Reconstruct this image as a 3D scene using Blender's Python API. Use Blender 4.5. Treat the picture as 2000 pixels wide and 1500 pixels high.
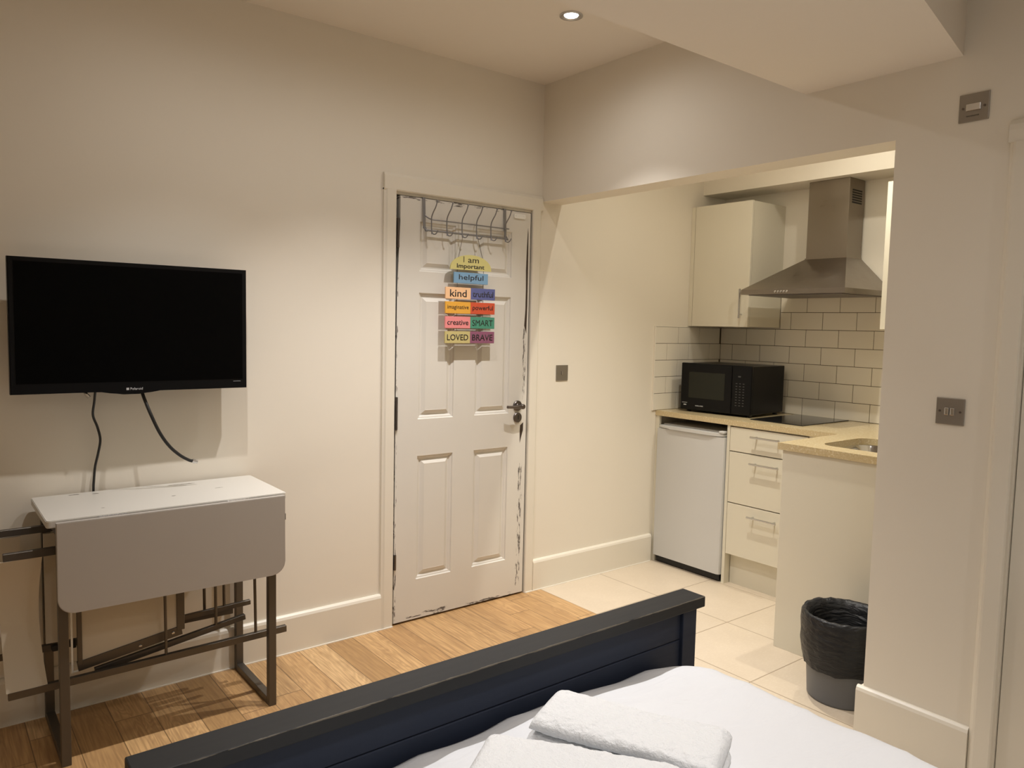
import bpy, bmesh, math, random
from mathutils import Vector, Matrix, noise
random.seed(7)
PI = math.pi
for o in list(bpy.data.objects):
    bpy.data.objects.remove(o)
SC = bpy.context.scene
COL = SC.collection

# ------------------------------------------------------------------ camera
cam_d = bpy.data.cameras.new('camera')
cam = bpy.data.objects.new('camera', cam_d)
COL.objects.link(cam)
cam_d.sensor_width = 36.0
cam_d.lens = 1486.37 / 2000 * 36.0
cam_d.clip_start = 0.02
cr = Vector((0.78629231, -0.61746399, 0.02196863))
cu = Vector((0.03016292, 0.07387548, 0.99681122))
cf = Vector((0.61711798, 0.78312236, -0.07671224))
M = Matrix(((cr.x, cu.x, -cf.x, 0.0), (cr.y, cu.y, -cf.y, -3.02722), (cr.z, cu.z, -cf.z, 1.4), (0, 0, 0, 1)))
cam.matrix_world = M
SC.camera = cam

# ------------------------------------------------------------------ world, exposure
SC.view_settings.view_transform = 'Standard'
SC.view_settings.look = 'None'
SC.view_settings.gamma = 1.0
SC.view_settings.use_curve_mapping = False
SC.view_settings.exposure = 0.12
W = bpy.data.worlds.new('world')
SC.world = W
W.use_nodes = True
W.node_tree.nodes['Background'].inputs[0].default_value = (0.9, 0.85, 0.8, 1)
W.node_tree.nodes['Background'].inputs[1].default_value = 0.12

# ------------------------------------------------------------------ lamps
WARM = (1.0, 0.965, 0.945)
KWARM = (1.0, 0.94, 0.82)
# each lamp: a strong narrow beam and a weak wide spill
SPOTS = []
for x_, y_, z_, pn_, pw_, c_ in ((2.07, -0.73, 2.60, 92, 7, WARM), (1.42, -0.73, 2.60, 88, 7, WARM), (0.77, -0.73, 2.60, 44, 7, WARM),
                        (1.2, -2.75, 2.60, 53, 12, WARM), (0.2, -2.9, 2.60, 40, 14, WARM), (-0.7, -3.6, 2.60, 14, 10, WARM), (1.9, -3.8, 2.60, 45, 20, WARM),  # rear lamps, out of view, added to brighten the bed and fill the room
                        (2.83, -0.90, 2.59, 80, 14, KWARM), (3.44, -1.15, 2.59, 38, 11, KWARM)):
    SPOTS += [(x_, y_, z_, pn_, c_, 1.6), (x_, y_, z_, pw_, c_, 3.0)]
def lamp(name, x, y, z, power, col, size=2.05, blend=1.0):
    d = bpy.data.lights.new(name, 'SPOT')
    d.energy = power; d.color = col; d.spot_size = size; d.spot_blend = blend; d.shadow_soft_size = 0.014
    o = bpy.data.objects.new(name, d); COL.objects.link(o)
    o.location = (x, y, z)
    return o
LAMPS = [lamp('spot_light', *s) for s in SPOTS]

# ------------------------------------------------------------------ helpers
def tag(o, label=None, cat=None, group=None, kind=None):
    if label: o['label'] = label
    if cat: o['category'] = cat
    if group: o['group'] = group
    if kind: o['kind'] = kind
    return o
def origin_of(o):
    v = Vector((0, 0, 0))
    while o is not None:
        v += Vector(o.location); o = o.parent
    return v
def obj(name, bm, mat, parent=None, loc=None, smooth=None):
    """world-space bmesh -> one mesh object, origin at loc (or at the parent's origin)"""
    off = Vector(loc) if loc is not None else (origin_of(parent) if parent else None)
    if off is None:
        lo = Vector((min(v.co.x for v in bm.verts), min(v.co.y for v in bm.verts), min(v.co.z for v in bm.verts)))
        hi = Vector((max(v.co.x for v in bm.verts), max(v.co.y for v in bm.verts), max(v.co.z for v in bm.verts)))
        off = Vector(((lo.x + hi.x) / 2, (lo.y + hi.y) / 2, lo.z))
    bmesh.ops.recalc_face_normals(bm, faces=bm.faces[:])
    for v in bm.verts: v.co -= off
    me = bpy.data.meshes.new(name)
    bm.to_mesh(me); bm.free()
    mats = mat if isinstance(mat, (list, tuple)) else [mat]
    for m in mats: me.materials.append(m)
    if smooth:
        for p in me.polygons: p.use_smooth = True
        try: me.set_sharp_from_angle(angle=smooth)
        except Exception: pass
    o = bpy.data.objects.new(name, me); COL.objects.link(o)
    if parent:
        o.parent = parent
        o.location = off - origin_of(parent)
    else:
        o.location = off
    return o
def thing(name, loc, label, cat, group=None):
    o = bpy.data.objects.new(name, None); COL.objects.link(o)
    o.empty_display_size = 0.05
    o.location = loc
    return tag(o, label, cat, group)
def box(bm, x0, x1, y0, y1, z0, z1, bev=0.0, seg=2, mi=0):
    x0, x1 = min(x0, x1), max(x0, x1); y0, y1 = min(y0, y1), max(y0, y1); z0, z1 = min(z0, z1), max(z0, z1)
    r = bmesh.ops.create_cube(bm, size=1.0)
    vs = r['verts']
    for v in vs:
        v.co = Vector(((x0 + x1) / 2 + v.co.x * (x1 - x0), (y0 + y1) / 2 + v.co.y * (y1 - y0), (z0 + z1) / 2 + v.co.z * (z1 - z0)))
    if bev > 0:
        es = list({e for v in vs for e in v.link_edges})
        rb = bmesh.ops.bevel(bm, geom=es, offset=min(bev, (x1 - x0) * .49, (y1 - y0) * .49, (z1 - z0) * .49), segments=seg, affect='EDGES', profile=0.5)
        if mi:
            for f in rb['faces']: f.material_index = mi
    if mi:
        for v in vs:
            if v.is_valid:
                for f in v.link_faces: f.material_index = mi
    return bm
def nb(): return bmesh.new()
def bx(*a, **k): return box(nb(), *a, **k)
def frame_from(t):
    t = t.normalized()
    a = Vector((0, 0, 1)) if abs(t.z) < 0.9 else Vector((0, 1, 0))
    s = t.cross(a).normalized(); u = s.cross(t).normalized()
    return s, u
def tube(bm, pts, r, n=10, cap=True):
    pts = [Vector(p) for p in pts]
    rs = r if isinstance(r, (list, tuple)) else [r] * len(pts)
    rings = []; s = u = None
    for i, p in enumerate(pts):
        t = (pts[min(i + 1, len(pts) - 1)] - pts[max(i - 1, 0)]).normalized()
        if s is None: s, u = frame_from(t)
        else:
            s = (s - t * s.dot(t)).normalized(); u = s.cross(t).normalized()
        rings.append([bm.verts.new(p + (s * math.cos(2 * PI * k / n) + u * math.sin(2 * PI * k / n)) * rs[i]) for k in range(n)])
    for a, b in zip(rings, rings[1:]):
        for k in range(n): bm.faces.new((a[k], a[(k + 1) % n], b[(k + 1) % n], b[k]))
    if cap:
        bm.faces.new(rings[0][::-1]); bm.faces.new(rings[-1])
    return bm
def beam(bm, p, q, w, h, up=None, bev=0.001):
    """rectangular bar from p to q; h along 'up', w across"""
    p = Vector(p); q = Vector(q); t = (q - p).normalized()
    if up is None: s, u = frame_from(t)
    else:
        u = Vector(up); u = (u - t * u.dot(t)).normalized(); s = t.cross(u)
    vs = []
    for P in (p, q):
        for a, b in ((-1, -1), (1, -1), (1, 1), (-1, 1)): vs.append(bm.verts.new(P + s * a * w / 2 + u * b * h / 2))
    fs = [bm.faces.new([vs[i] for i in f]) for f in ((0, 1, 2, 3), (7, 6, 5, 4), (0, 4, 5, 1), (1, 5, 6, 2), (2, 6, 7, 3), (3, 7, 4, 0))]
    if bev:
        es = list({e for f in fs for e in f.edges})
        bmesh.ops.bevel(bm, geom=es, offset=bev, segments=1, affect='EDGES')
    return bm
def smooth_path(pts, n=8):
    pts = [Vector(p) for p in pts]; out = []
    for i in range(len(pts) - 1):
        p0 = pts[max(i - 1, 0)]; p1 = pts[i]; p2 = pts[i + 1]; p3 = pts[min(i + 2, len(pts) - 1)]
        for k in range(n):
            t = k / n
            out.append(0.5 * ((2 * p1) + (-p0 + p2) * t + (2 * p0 - 5 * p1 + 4 * p2 - p3) * t * t + (-p0 + 3 * p1 - 3 * p2 + p3) * t ** 3))
    out.append(pts[-1]); return out
def prism(bm, poly, axis, a, b):
    """poly = list of 2D points in the two other axes, extruded along axis from a to b"""
    def P(p, c):
        if axis == 'x': return (c, p[0], p[1])
        if axis == 'y': return (p[0], c, p[1])
        return (p[0], p[1], c)
    A = [bm.verts.new(P(p, a)) for p in poly]; B = [bm.verts.new(P(p, b)) for p in poly]
    n = len(poly)
    bm.faces.new(A); bm.faces.new(B[::-1])
    for i in range(n): bm.faces.new((A[i], B[i], B[(i + 1) % n], A[(i + 1) % n]))
    return bm
def rounded(x0, x1, z0, z1, r, n=6, corners=(1, 1, 1, 1)):
    """bl, br, tr, tl"""
    out = []
    for (cx, cz, a0, on) in ((x0 + r, z0 + r, PI, corners[0]), (x1 - r, z0 + r, 1.5 * PI, corners[1]), (x1 - r, z1 - r, 0, corners[2]), (x0 + r, z1 - r, .5 * PI, corners[3])):
        if on:
            for k in range(n + 1):
                a = a0 + .5 * PI * k / n
                out.append((cx + r * math.cos(a), cz + r * math.sin(a)))
        else:
            a = a0 + .25 * PI
            out.append((cx + (r if math.cos(a) > 0 else -r), cz + (r if math.sin(a) > 0 else -r)))
    return out
def lathe(bm, prof, c, n=40, axis='z'):
    rings = []
    for (r, h) in prof:
        ring = []
        for k in range(n):
            a = 2 * PI * k / n
            p = (r * math.cos(a), r * math.sin(a), h)
            if axis == 'y': p = (p[0], p[2], p[1])
            if axis == 'x': p = (p[2], p[0], p[1])
            ring.append(bm.verts.new(Vector(p) + Vector(c)))
        rings.append(ring)
    for a, b in zip(rings, rings[1:]):
        for k in range(n): bm.faces.new((a[k], a[(k + 1) % n], b[(k + 1) % n], b[k]))
    return rings
def capped(bm, prof, c, n=32, axis='z'):
    r = lathe(bm, prof, c, n, axis)
    bm.faces.new(r[0][::-1]); bm.faces.new(r[-1]); return bm
def text_bm(s, height, org, right, up, width=None, depth=0.0006, bold=0.0, shear=0.0, serif=False):
    """text as raised letters: org = lower left corner, fitted to cap height and optional width"""
    cu_ = bpy.data.curves.new('tmp_text', 'FONT'); cu_.body = s; cu_.size = 1.0; cu_.extrude = 0.0; cu_.offset = bold; cu_.shear = shear
    cu_.resolution_u = 3
    to = bpy.data.objects.new('tmp_text', cu_); COL.objects.link(to)
    dg = bpy.context.evaluated_depsgraph_get()
    me = bpy.data.meshes.new_from_object(to.evaluated_get(dg))
    bm = nb(); bm.from_mesh(me)
    bpy.data.objects.remove(to); bpy.data.meshes.remove(me); bpy.data.curves.remove(cu_)
    x0 = min(v.co.x for v in bm.verts); x1 = max(v.co.x for v in bm.verts)
    y0 = min(v.co.y for v in bm.verts); y1 = max(v.co.y for v in bm.verts)
    sy = height / (y1 - y0); sx = (width / (x1 - x0)) if width else sy
    R = Vector(right).normalized(); U = Vector(up).normalized(); N = R.cross(U)
    g = bmesh.ops.extrude_face_region(bm, geom=bm.faces[:])
    ext = {v for v in g['geom'] if isinstance(v, bmesh.types.BMVert)}
    for v in bm.verts:
        x, y = (v.co.x - x0) * sx, (v.co.y - y0) * sy
        v.co = Vector(org) + R * x + U * y + (N * depth if v in ext else Vector((0, 0, 0)))
    return bm

# ------------------------------------------------------------------ materials
def lin(c):
    return tuple((v / 255 / 12.92) if v / 255 <= 0.04045 else ((v / 255 + 0.055) / 1.055) ** 2.4 for v in c)
class NT:
    def __init__(s, name):
        s.m = bpy.data.materials.new(name); s.m.use_nodes = True
        s.t = s.m.node_tree; s.b = s.t.nodes['Principled BSDF']
    def n(s, typ, ins=None, **kw):
        nd = s.t.nodes.new('ShaderNode' + typ)
        for k, v in kw.items(): setattr(nd, k, v)
        for k, v in (ins or {}).items():
            if hasattr(v, 'is_output'): s.t.links.new(v, nd.inputs[k])
            else: nd.inputs[k].default_value = v
        return nd
    def math(s, op, a, b=None, c=None, clamp=False):
        ins = {0: a}
        if b is not None: ins[1] = b
        if c is not None: ins[2] = c
        nd = s.n('Math', ins, operation=op, use_clamp=clamp); return nd.outputs[0]
    def mix(s, f, a, b, blend='MIX'):
        nd = s.n('Mix', {}, data_type='RGBA', blend_type=blend)
        for i, v in ((0, f), (6, a), (7, b)):
            if hasattr(v, 'is_output'): s.t.links.new(v, nd.inputs[i])
            else: nd.inputs[i].default_value = v if i == 0 else (*v[:3], 1)
        return nd.outputs[2]
    def set(s, k, v):
        if hasattr(v, 'is_output'): s.t.links.new(v, s.b.inputs[k])
        else: s.b.inputs[k].default_value = (*v[:3], 1) if isinstance(v, tuple) else v
    def bump(s, h, strength=.2, dist=.002):
        nd = s.n('Bump', {'Height': h, 'Strength': strength, 'Distance': dist}); s.t.links.new(nd.outputs[0], s.b.inputs['Normal'])
    def coord(s, which='Object'): return s.n('TexCoord').outputs[which]
    def pos(s): return s.n('NewGeometry').outputs['Position']
def simple(name, c, rough=.5, metal=0.0, nscale=0, nstr=.1, ndist=.001, var=0.0, coat=0.0, spec=None):
    t = NT(name); t.set('Roughness', rough); t.set('Metallic', metal)
    if coat: t.set('Coat Weight', coat)
    if spec is not None: t.set('Specular IOR Level', spec)
    if nscale or var:
        nz = t.n('TexNoise', {'Vector': t.coord(), 'Scale': nscale or 8, 'Detail': 4.0})
        if nstr and nscale: t.bump(nz.outputs[0], nstr, ndist)
        if var:
            n2 = t.n('TexNoise', {'Vector': t.coord(), 'Scale': 3.5, 'Detail': 6.0, 'Roughness': .6})
            d = tuple(v * (1 - var) for v in c); l = tuple(min(1, v * (1 + var)) for v in c)
            t.set('Base Color', t.mix(n2.outputs[0], d, l))
        else: t.set('Base Color', c)
    else: t.set('Base Color', c)
    return t.m
m_wall = simple('wall_paint', (.81, .755, .65), .62, 0, 180, .06, .0008, .015)
m_ceil = simple('ceiling_paint', (.81, .75, .66), .75, 0, 160, .05, .0008, .01)
m_trim = simple('trim_gloss', (.79, .74, .635), .32, 0, 60, .03, .0008, .02)
m_cab = simple('cream_gloss_cabinet', (.74, .70, .58), .22, 0, 20, .01, .0005)
m_carc = simple('cream_carcass', (.70, .66, .56), .4)
m_white = simple('white_appliance', (.62, .62, .61), .3, 0, 300, .03, .0004)
m_black = simple('black_plastic', (.004, .004, .0045), .32, spec=.18)
m_blackm = simple('black_matt', (.014, .014, .015), .6)
m_screen = simple('tv_screen', (.0015, .0015, .0015), .30, spec=.06)
m_glass = simple('oven_window', (.020, .021, .015), .2, spec=.2)
m_hob = simple('hob_glass', (.008, .008, .009), .04)
m_chrome = simple('chrome', (.62, .62, .62), .16, 1.0)
m_nickel = simple('satin_nickel', (.33, .305, .27), .42, .85)
m_dkmetal = simple('aged_dark_metal', (.16, .14, .13), .38, 1.0)
m_frame = simple('grey_metal_tube', (.13, .117, .10), .42, .75, 40, .02, .0005)
m_wire = simple('grey_wire', (.27, .27, .28), .4, .7)
m_cable = simple('black_cable', (.012, .012, .012), .45)
m_grout = simple('dark_grout', (.115, .085, .055), .9)
m_bag = None
m_bin = simple('grey_bin_plastic', (.125, .13, .14), .45)
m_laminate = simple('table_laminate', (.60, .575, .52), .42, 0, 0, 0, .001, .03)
m_leaf = simple('shaded_leaf_laminate', (.43, .395, .355), .42, 0, 0, 0, .001, .02)  # same laminate as the top, darkened: the leaf's shade is in the colour
m_chair = simple('cream_vinyl', (.62, .56, .45), .45, 0, 40, .05, .001, .02)
m_print = simple('printed_white', (.55, .56, .58), .5)
m_ink = simple('black_ink', (.02, .016, .014), .6)
m_cord = simple('jute_string', (.14, .11, .08), .9)
m_pearl = simple('pale_plastic', (.86, .85, .80), .35)
m_gap = simple('bare_wood_and_gap_shade', (.055, .035, .022), .8)
m_caulk = simple('white_caulk', (.85, .80, .70), .5)
m_mattress = simple('mattress_fabric', (.7, .7, .68), .8)

def steel_mat():
    t = NT('brushed_steel'); t.set('Metallic', 1.0); t.set('Base Color', (.30, .265, .225))
    mp = t.n('Mapping', {'Vector': t.coord(), 'Scale': (3.0, 3.0, 220.0)})
    nz = t.n('TexNoise', {'Vector': mp.outputs[0], 'Scale': 4.0, 'Detail': 4.0})
    sm = t.n('TexNoise', {'Vector': t.coord(), 'Scale': 9.0, 'Detail': 5.0})
    r = t.math('ADD', t.math('MULTIPLY', nz.outputs[0], .12), t.math('MULTIPLY', sm.outputs[0], .22))
    t.set('Roughness', t.math('ADD', r, .16)); t.bump(nz.outputs[0], .06, .0006)
    return t.m
m_steel = steel_mat()

def wood_mat():
    t = NT('oak_boards'); P = t.pos(); sp = t.n('SeparateXYZ', {0: P}); X, Y = sp.outputs[0], sp.outputs[1]
    u = t.math('DIVIDE', t.math('SUBTRACT', X, 1.2185 - 12.3), .1233)
    row = t.math('FLOOR', u); fu = t.math('FRACT', u)
    wn = t.n('TexWhiteNoise', {'W': row}, noise_dimensions='1D').outputs[0]
    v = t.math('ADD', t.math('DIVIDE', t.math('ADD', Y, 20.0), .86), t.math('MULTIPLY', wn, 7.3))
    idx = t.math('FLOOR', v); fv = t.math('FRACT', v)
    cv = t.n('CombineXYZ', {0: row, 1: idx, 2: 3.3})
    w2 = t.n('TexWhiteNoise', {'Vector': cv.outputs[0]}, noise_dimensions='3D')
    rnd = w2.outputs[0]
    off = t.n('VectorMath', {0: w2.outputs[1], 1: (9.0, 9.0, 9.0)}, operation='MULTIPLY').outputs[0]
    pv = t.n('VectorMath', {0: P, 1: off}, operation='ADD').outputs[0]
    mp = t.n('Mapping', {'Vector': pv, 'Scale': (9.0, 1.15, 1.0)})
    g0 = t.n('TexNoise', {'Vector': mp.outputs[0], 'Scale': 1.6, 'Detail': 2.0, 'Distortion': .6}).outputs[0]
    rings = t.math('FRACT', t.math('MULTIPLY', g0, 13.0))
    rings = t.math('ABSOLUTE', t.math('SUBTRACT', t.math('MULTIPLY', rings, 2.0), 1.0))
    mp2 = t.n('Mapping', {'Vector': pv, 'Scale': (160.0, 5.0, 1.0)})
    fine = t.n('TexNoise', {'Vector': mp2.outputs[0], 'Scale': 1.0, 'Detail': 5.0}).outputs[0]
    cr_ = t.n('ValToRGB', {0: rnd}); e = cr_.color_ramp.elements
    e[0].position = 0.0; e[0].color = (.43, .26, .11, 1); e[1].position = 1.0; e[1].color = (.72, .49, .25, 1)
    for p_, c_ in ((.3, (.55, .33, .145)), (.55, (.66, .42, .195)), (.8, (.59, .365, .165))):
        x_ = e.new(p_); x_.color = (*c_, 1)
    c = cr_.outputs[0]
    c = t.mix(t.math('MULTIPLY', rings, .42), c, (.30, .165, .07), 'MIX')
    c = t.mix(t.math('MULTIPLY', t.math('SUBTRACT', fine, .42, clamp=True), 2.2), c, (.27, .15, .065))
    kn = t.n('TexVoronoi', {'Vector': t.n('Mapping', {'Vector': pv, 'Scale': (2.6, 1.5, 1.0)}).outputs[0], 'Scale': 1.0}).outputs[0]
    kf = t.math('SUBTRACT', 1.0, t.math('DIVIDE', kn, .035), clamp=True)
    c = t.mix(t.math('MULTIPLY', kf, .85), c, (.07, .035, .018))
    eg = t.math('LESS_THAN', t.math('MINIMUM', fu, t.math('SUBTRACT', 1.0, fu)), .013)
    ev = t.math('LESS_THAN', t.math('MINIMUM', fv, t.math('SUBTRACT', 1.0, fv)), .0022)
    ed = t.math('MAXIMUM', eg, ev)
    c = t.mix(t.math('MULTIPLY', ed, .72), c, (.10, .055, .025))
    t.set('Base Color', c)
    t.set('Roughness', t.math('ADD', t.math('MULTIPLY', fine, .15), .30))
    t.bump(t.math('SUBTRACT', t.math('MULTIPLY', fine, .15), ed), .35, .0012)
    return t.m
m_wood = wood_mat()
def tile_mat():
    t = NT('beige_floor_tiles'); P = t.pos(); sp = t.n('SeparateXYZ', {0: P}); X, Y = sp.outputs[0], sp.outputs[1]
    u = t.math('DIVIDE', t.math('SUBTRACT', X, 2.592 - 4.45), .445); v = t.math('DIVIDE', t.math('ADD', Y, .4475 + 8.74), .437)
    fu = t.math('FRACT', u); fv = t.math('FRACT', v)
    w = t.n('TexWhiteNoise', {'Vector': t.n('CombineXYZ', {0: t.math('FLOOR', u), 1: t.math('FLOOR', v), 2: 1.0}).outputs[0]}, noise_dimensions='3D').outputs[0]
    n1 = t.n('TexNoise', {'Vector': P, 'Scale': 7.0, 'Detail': 6.0, 'Roughness': .7}).outputs[0]
    n2 = t.n('TexNoise', {'Vector': t.n('Mapping', {'Vector': P, 'Scale': (60.0, 130.0, 60.0)}).outputs[0], 'Scale': 1.0, 'Detail': 3.0}).outputs[0]
    c = t.mix(n1, (.57, .475, .36), (.70, .60, .47))
    c = t.mix(t.math('MULTIPLY', w, .25), c, (.58, .49, .37))
    c = t.mix(t.math('MULTIPLY', t.math('SUBTRACT', n2, .5, clamp=True), 1.3), c, (.74, .66, .53))
    ed = t.math('LESS_THAN', t.math('MINIMUM', t.math('MINIMUM', fu, t.math('SUBTRACT', 1.0, fu)), t.math('MINIMUM', fv, t.math('SUBTRACT', 1.0, fv))), .0055)
    t.set('Base Color', t.mix(t.math('MULTIPLY', ed, .75), c, (.25, .18, .11)))
    t.set('Roughness', t.math('ADD', t.math('MULTIPLY', n1, .15), .30)); t.bump(t.math('SUBTRACT', t.math('MULTIPLY', n2, .1), ed), .3, .0012)
    return t.m
m_ftile = tile_mat()
def worktop_mat():
    t = NT('speckled_cream_worktop'); P = t.pos()
    v1 = t.n('TexNoise', {'Vector': P, 'Scale': 260.0, 'Detail': 3.0}).outputs[0]
    v2 = t.n('TexNoise', {'Vector': P, 'Scale': 120.0, 'Detail': 2.0}).outputs[0]
    c = t.mix(t.math('MULTIPLY', t.math('SUBTRACT', v1, .45, clamp=True), 3.0, clamp=True), (.60, .49, .29), (.50, .37, .19))
    c = t.mix(t.math('MULTIPLY', t.math('SUBTRACT', v2, .56, clamp=True), 5.0, clamp=True), c, (.78, .70, .50))
    t.set('Base Color', c); t.set('Roughness', .16); return t.m
m_work = worktop_mat()
m_tile = simple('glazed_wall_tile', (.82, .775, .67), .12, 0, 14, .03, .002, .03)
def duvet_mat():
    t = NT('white_cotton'); t.set('Base Color', (.76, .775, .80)); t.set('Roughness', .85); t.set('Sheen Weight', .15)
    mp = t.n('Mapping', {'Vector': t.coord(), 'Scale': (2.2, 5.5, 3.0), 'Rotation': (0, 0, .6)})
    n1 = t.n('TexNoise', {'Vector': mp.outputs[0], 'Scale': 2.4, 'Detail': 5.0, 'Distortion': .9}).outputs[0]
    t.bump(n1, .35, .02); return t.m
m_duvet = duvet_mat()
def towel_mat():
    t = NT('white_terry'); t.set('Base Color', (.86, .88, .90)); t.set('Roughness', .95)
    n1 = t.n('TexNoise', {'Vector': t.coord(), 'Scale': 190.0, 'Detail': 3.0, 'Roughness': .7}).outputs[0]
    n2 = t.n('TexNoise', {'Vector': t.coord(), 'Scale': 60.0, 'Detail': 3.0}).outputs[0]
    t.bump(t.math('ADD', n1, n2), .8, .0045); return t.m
m_towel = towel_mat()
def bag_mat():
    t = NT('black_bin_liner'); t.set('Base Color', (.012, .013, .015)); t.set('Roughness', .42); t.set('Specular IOR Level', .35)
    mp = t.n('Mapping', {'Vector': t.coord(), 'Scale': (9.0, 9.0, 30.0), 'Rotation': (.5, .4, 0)})
    n1 = t.n('TexNoise', {'Vector': mp.outputs[0], 'Scale': 1.5, 'Detail': 5.0, 'Distortion': 1.0}).outputs[0]
    t.bump(n1, .8, .012); return t.m
m_bag = bag_mat()
def worn_navy(name, edges, base=(.0190, .0260, .0460)):
    """navy paint with brown worn patches close to the given edges [(axis, value, halfwidth)] in world coordinates"""
    t = NT(name); P = t.pos(); sp = t.n('SeparateXYZ', {0: P})
    n = t.n('TexNoise', {'Vector': t.n('Mapping', {'Vector': P, 'Scale': (7.0, 60.0, 60.0)}).outputs[0], 'Scale': 1.0, 'Detail': 6.0, 'Roughness': .65}).outputs[0]
    mask = None
    for (ay, vy, az, vz, w) in edges:
        d = t.math('MAXIMUM', t.math('ABSOLUTE', t.math('SUBTRACT', sp.outputs[ay], vy)), t.math('ABSOLUTE', t.math('SUBTRACT', sp.outputs[az], vz)))
        k = t.math('SUBTRACT', 1.0, t.math('DIVIDE', d, w), clamp=True)
        mask = k if mask is None else t.math('MAXIMUM', mask, k)
    f = t.math('GREATER_THAN', t.math('ADD', t.math('MULTIPLY', mask, .5), n), .86)
    c = t.mix(t.math('MULTIPLY', f, .7), base, (.19, .165, .125))
    n3 = t.n('TexNoise', {'Vector': t.n('Mapping', {'Vector': P, 'Scale': (5.0, 40.0, 90.0)}).outputs[0], 'Scale': 1.0, 'Detail': 4.0}).outputs[0]
    t.set('Specular IOR Level', .3); t.set('Base Color', c); t.set('Roughness', t.math('ADD', t.math('MULTIPLY', n3, .15), .48)); t.bump(n3, .12, .001)
    return t.m
m_navy = worn_navy('worn_navy_paint', [(1, -1.674, 2, .619, .004)])
m_rail = worn_navy('worn_charcoal_paint', [(1, -1.674, 2, .619, .006)], (.020, .0205, .021))
def door_mat():
    """cream gloss with chipped paint close to the leaf's edges"""
    t = NT('chipped_cream_paint'); P = t.pos(); sp = t.n('SeparateXYZ', {0: P}); X, Z = sp.outputs[0], sp.outputs[2]
    n = t.n('TexNoise', {'Vector': t.n('Mapping', {'Vector': P, 'Scale': (95.0, 20.0, 16.0)}).outputs[0], 'Scale': 1.0, 'Detail': 6.0, 'Roughness': .7}).outputs[0]
    nb_ = t.n('TexNoise', {'Vector': t.n('Mapping', {'Vector': P, 'Scale': (13.0, 20.0, 90.0)}).outputs[0], 'Scale': 1.0, 'Detail': 6.0, 'Roughness': .7}).outputs[0]
    def band(v, a, b, s):   # 1 inside [a,b], fading over s
        lo = t.math('DIVIDE', t.math('SUBTRACT', v, a - s), s, clamp=True); hi = t.math('DIVIDE', t.math('SUBTRACT', b + s, v), s, clamp=True)
        return t.math('MINIMUM', lo, hi)
    def area(x0, x1, z0, z1, sx, sz, amp): return t.math('MULTIPLY', t.math('MINIMUM', band(X, x0, x1, sx), band(Z, z0, z1, sz)), amp)
    a = [area(1.706, 1.716, .05, 1.8, .006, .1, .17),
         area(2.434, 2.450, .22, .66, .010, .06, .20), area(2.446, 2.458, 1.05, 1.38, .008, .05, .21), area(2.43, 2.45, .06, .16, .008, .03, .16)]
    mV = a[0]
    for k in a[1:]: mV = t.math('MAXIMUM', mV, k)
    b = [area(1.78, 1.98, .012, .03, .05, .02, .19), area(2.12, 2.40, .010, .018, .05, .015, .20), area(1.72, 2.3, 1.955, 1.97, .03, .01, .16)]
    mH = b[0]
    for k in b[1:]: mH = t.math('MAXIMUM', mH, k)
    fV = t.math('MULTIPLY', t.math('SUBTRACT', t.math('ADD', n, mV), .69), 22.0, clamp=True)
    fH = t.math('MULTIPLY', t.math('SUBTRACT', t.math('ADD', nb_, mH), .70), 22.0, clamp=True)
    fV = t.math('MULTIPLY', fV, t.math('GREATER_THAN', mV, .02)); fH = t.math('MULTIPLY', fH, t.math('GREATER_THAN', mH, .02))
    f = t.math('MAXIMUM', fV, fH)
    soft = t.n('TexNoise', {'Vector': P, 'Scale': 3.0, 'Detail': 5.0}).outputs[0]
    c = t.mix(soft, (.69, .66, .60), (.74, .71, .645))
    t.set('Base Color', t.mix(t.math('MULTIPLY', f, .9), c, (.075, .058, .050)))
    t.set('Roughness', t.math('ADD', t.math('MULTIPLY', f, .4), .30)); t.bump(t.math('SUBTRACT', 0.0, f), .3, .0008)
    return t.m
m_door = door_mat()
def stain_mat():
    t = NT('stained_table_laminate'); P = t.pos()
    st = None
    n = t.n('TexNoise', {'Vector': P, 'Scale': 60.0, 'Detail': 5.0}).outputs[0]
    for (x, y, rx, ry) in ((.428, -.045, .030, .014), (.487, -.062, .018, .010), (.78, -.06, .10, .012), (.70, -.24, .012, .008), (.47, -.30, .010, .006), (.87, -.19, .03, .006)):
        d = t.n('VectorMath', {0: t.n('VectorMath', {0: t.n('VectorMath', {0: P, 1: (x, y, .78)}, operation='SUBTRACT').outputs[0], 1: (1 / rx, 1 / ry, 0.0)}, operation='MULTIPLY').outputs[0]}, operation='LENGTH').outputs[1]
        k = t.math('SUBTRACT', 1.0, d, clamp=True); st = k if st is None else t.math('MAXIMUM', st, k)
    f = t.math('MULTIPLY', t.math('SUBTRACT', t.math('ADD', t.math('MULTIPLY', st, .75), n), .80), 9.0, clamp=True)
    t.set('Base Color', t.mix(t.math('MULTIPLY', f, .85), (.60, .575, .52), (.10, .085, .065))); t.set('Roughness', .4)
    return t.m
m_tabletop = stain_mat()
def emis(name, c, s):
    t = NT(name); t.set('Base Color', (0.8, .8, .8)); t.set('Emission Color', c); t.set('Emission Strength', s); return t.m
m_bulb = emis('lit_bulb', (1.0, .97, .93), 9.0)

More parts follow.
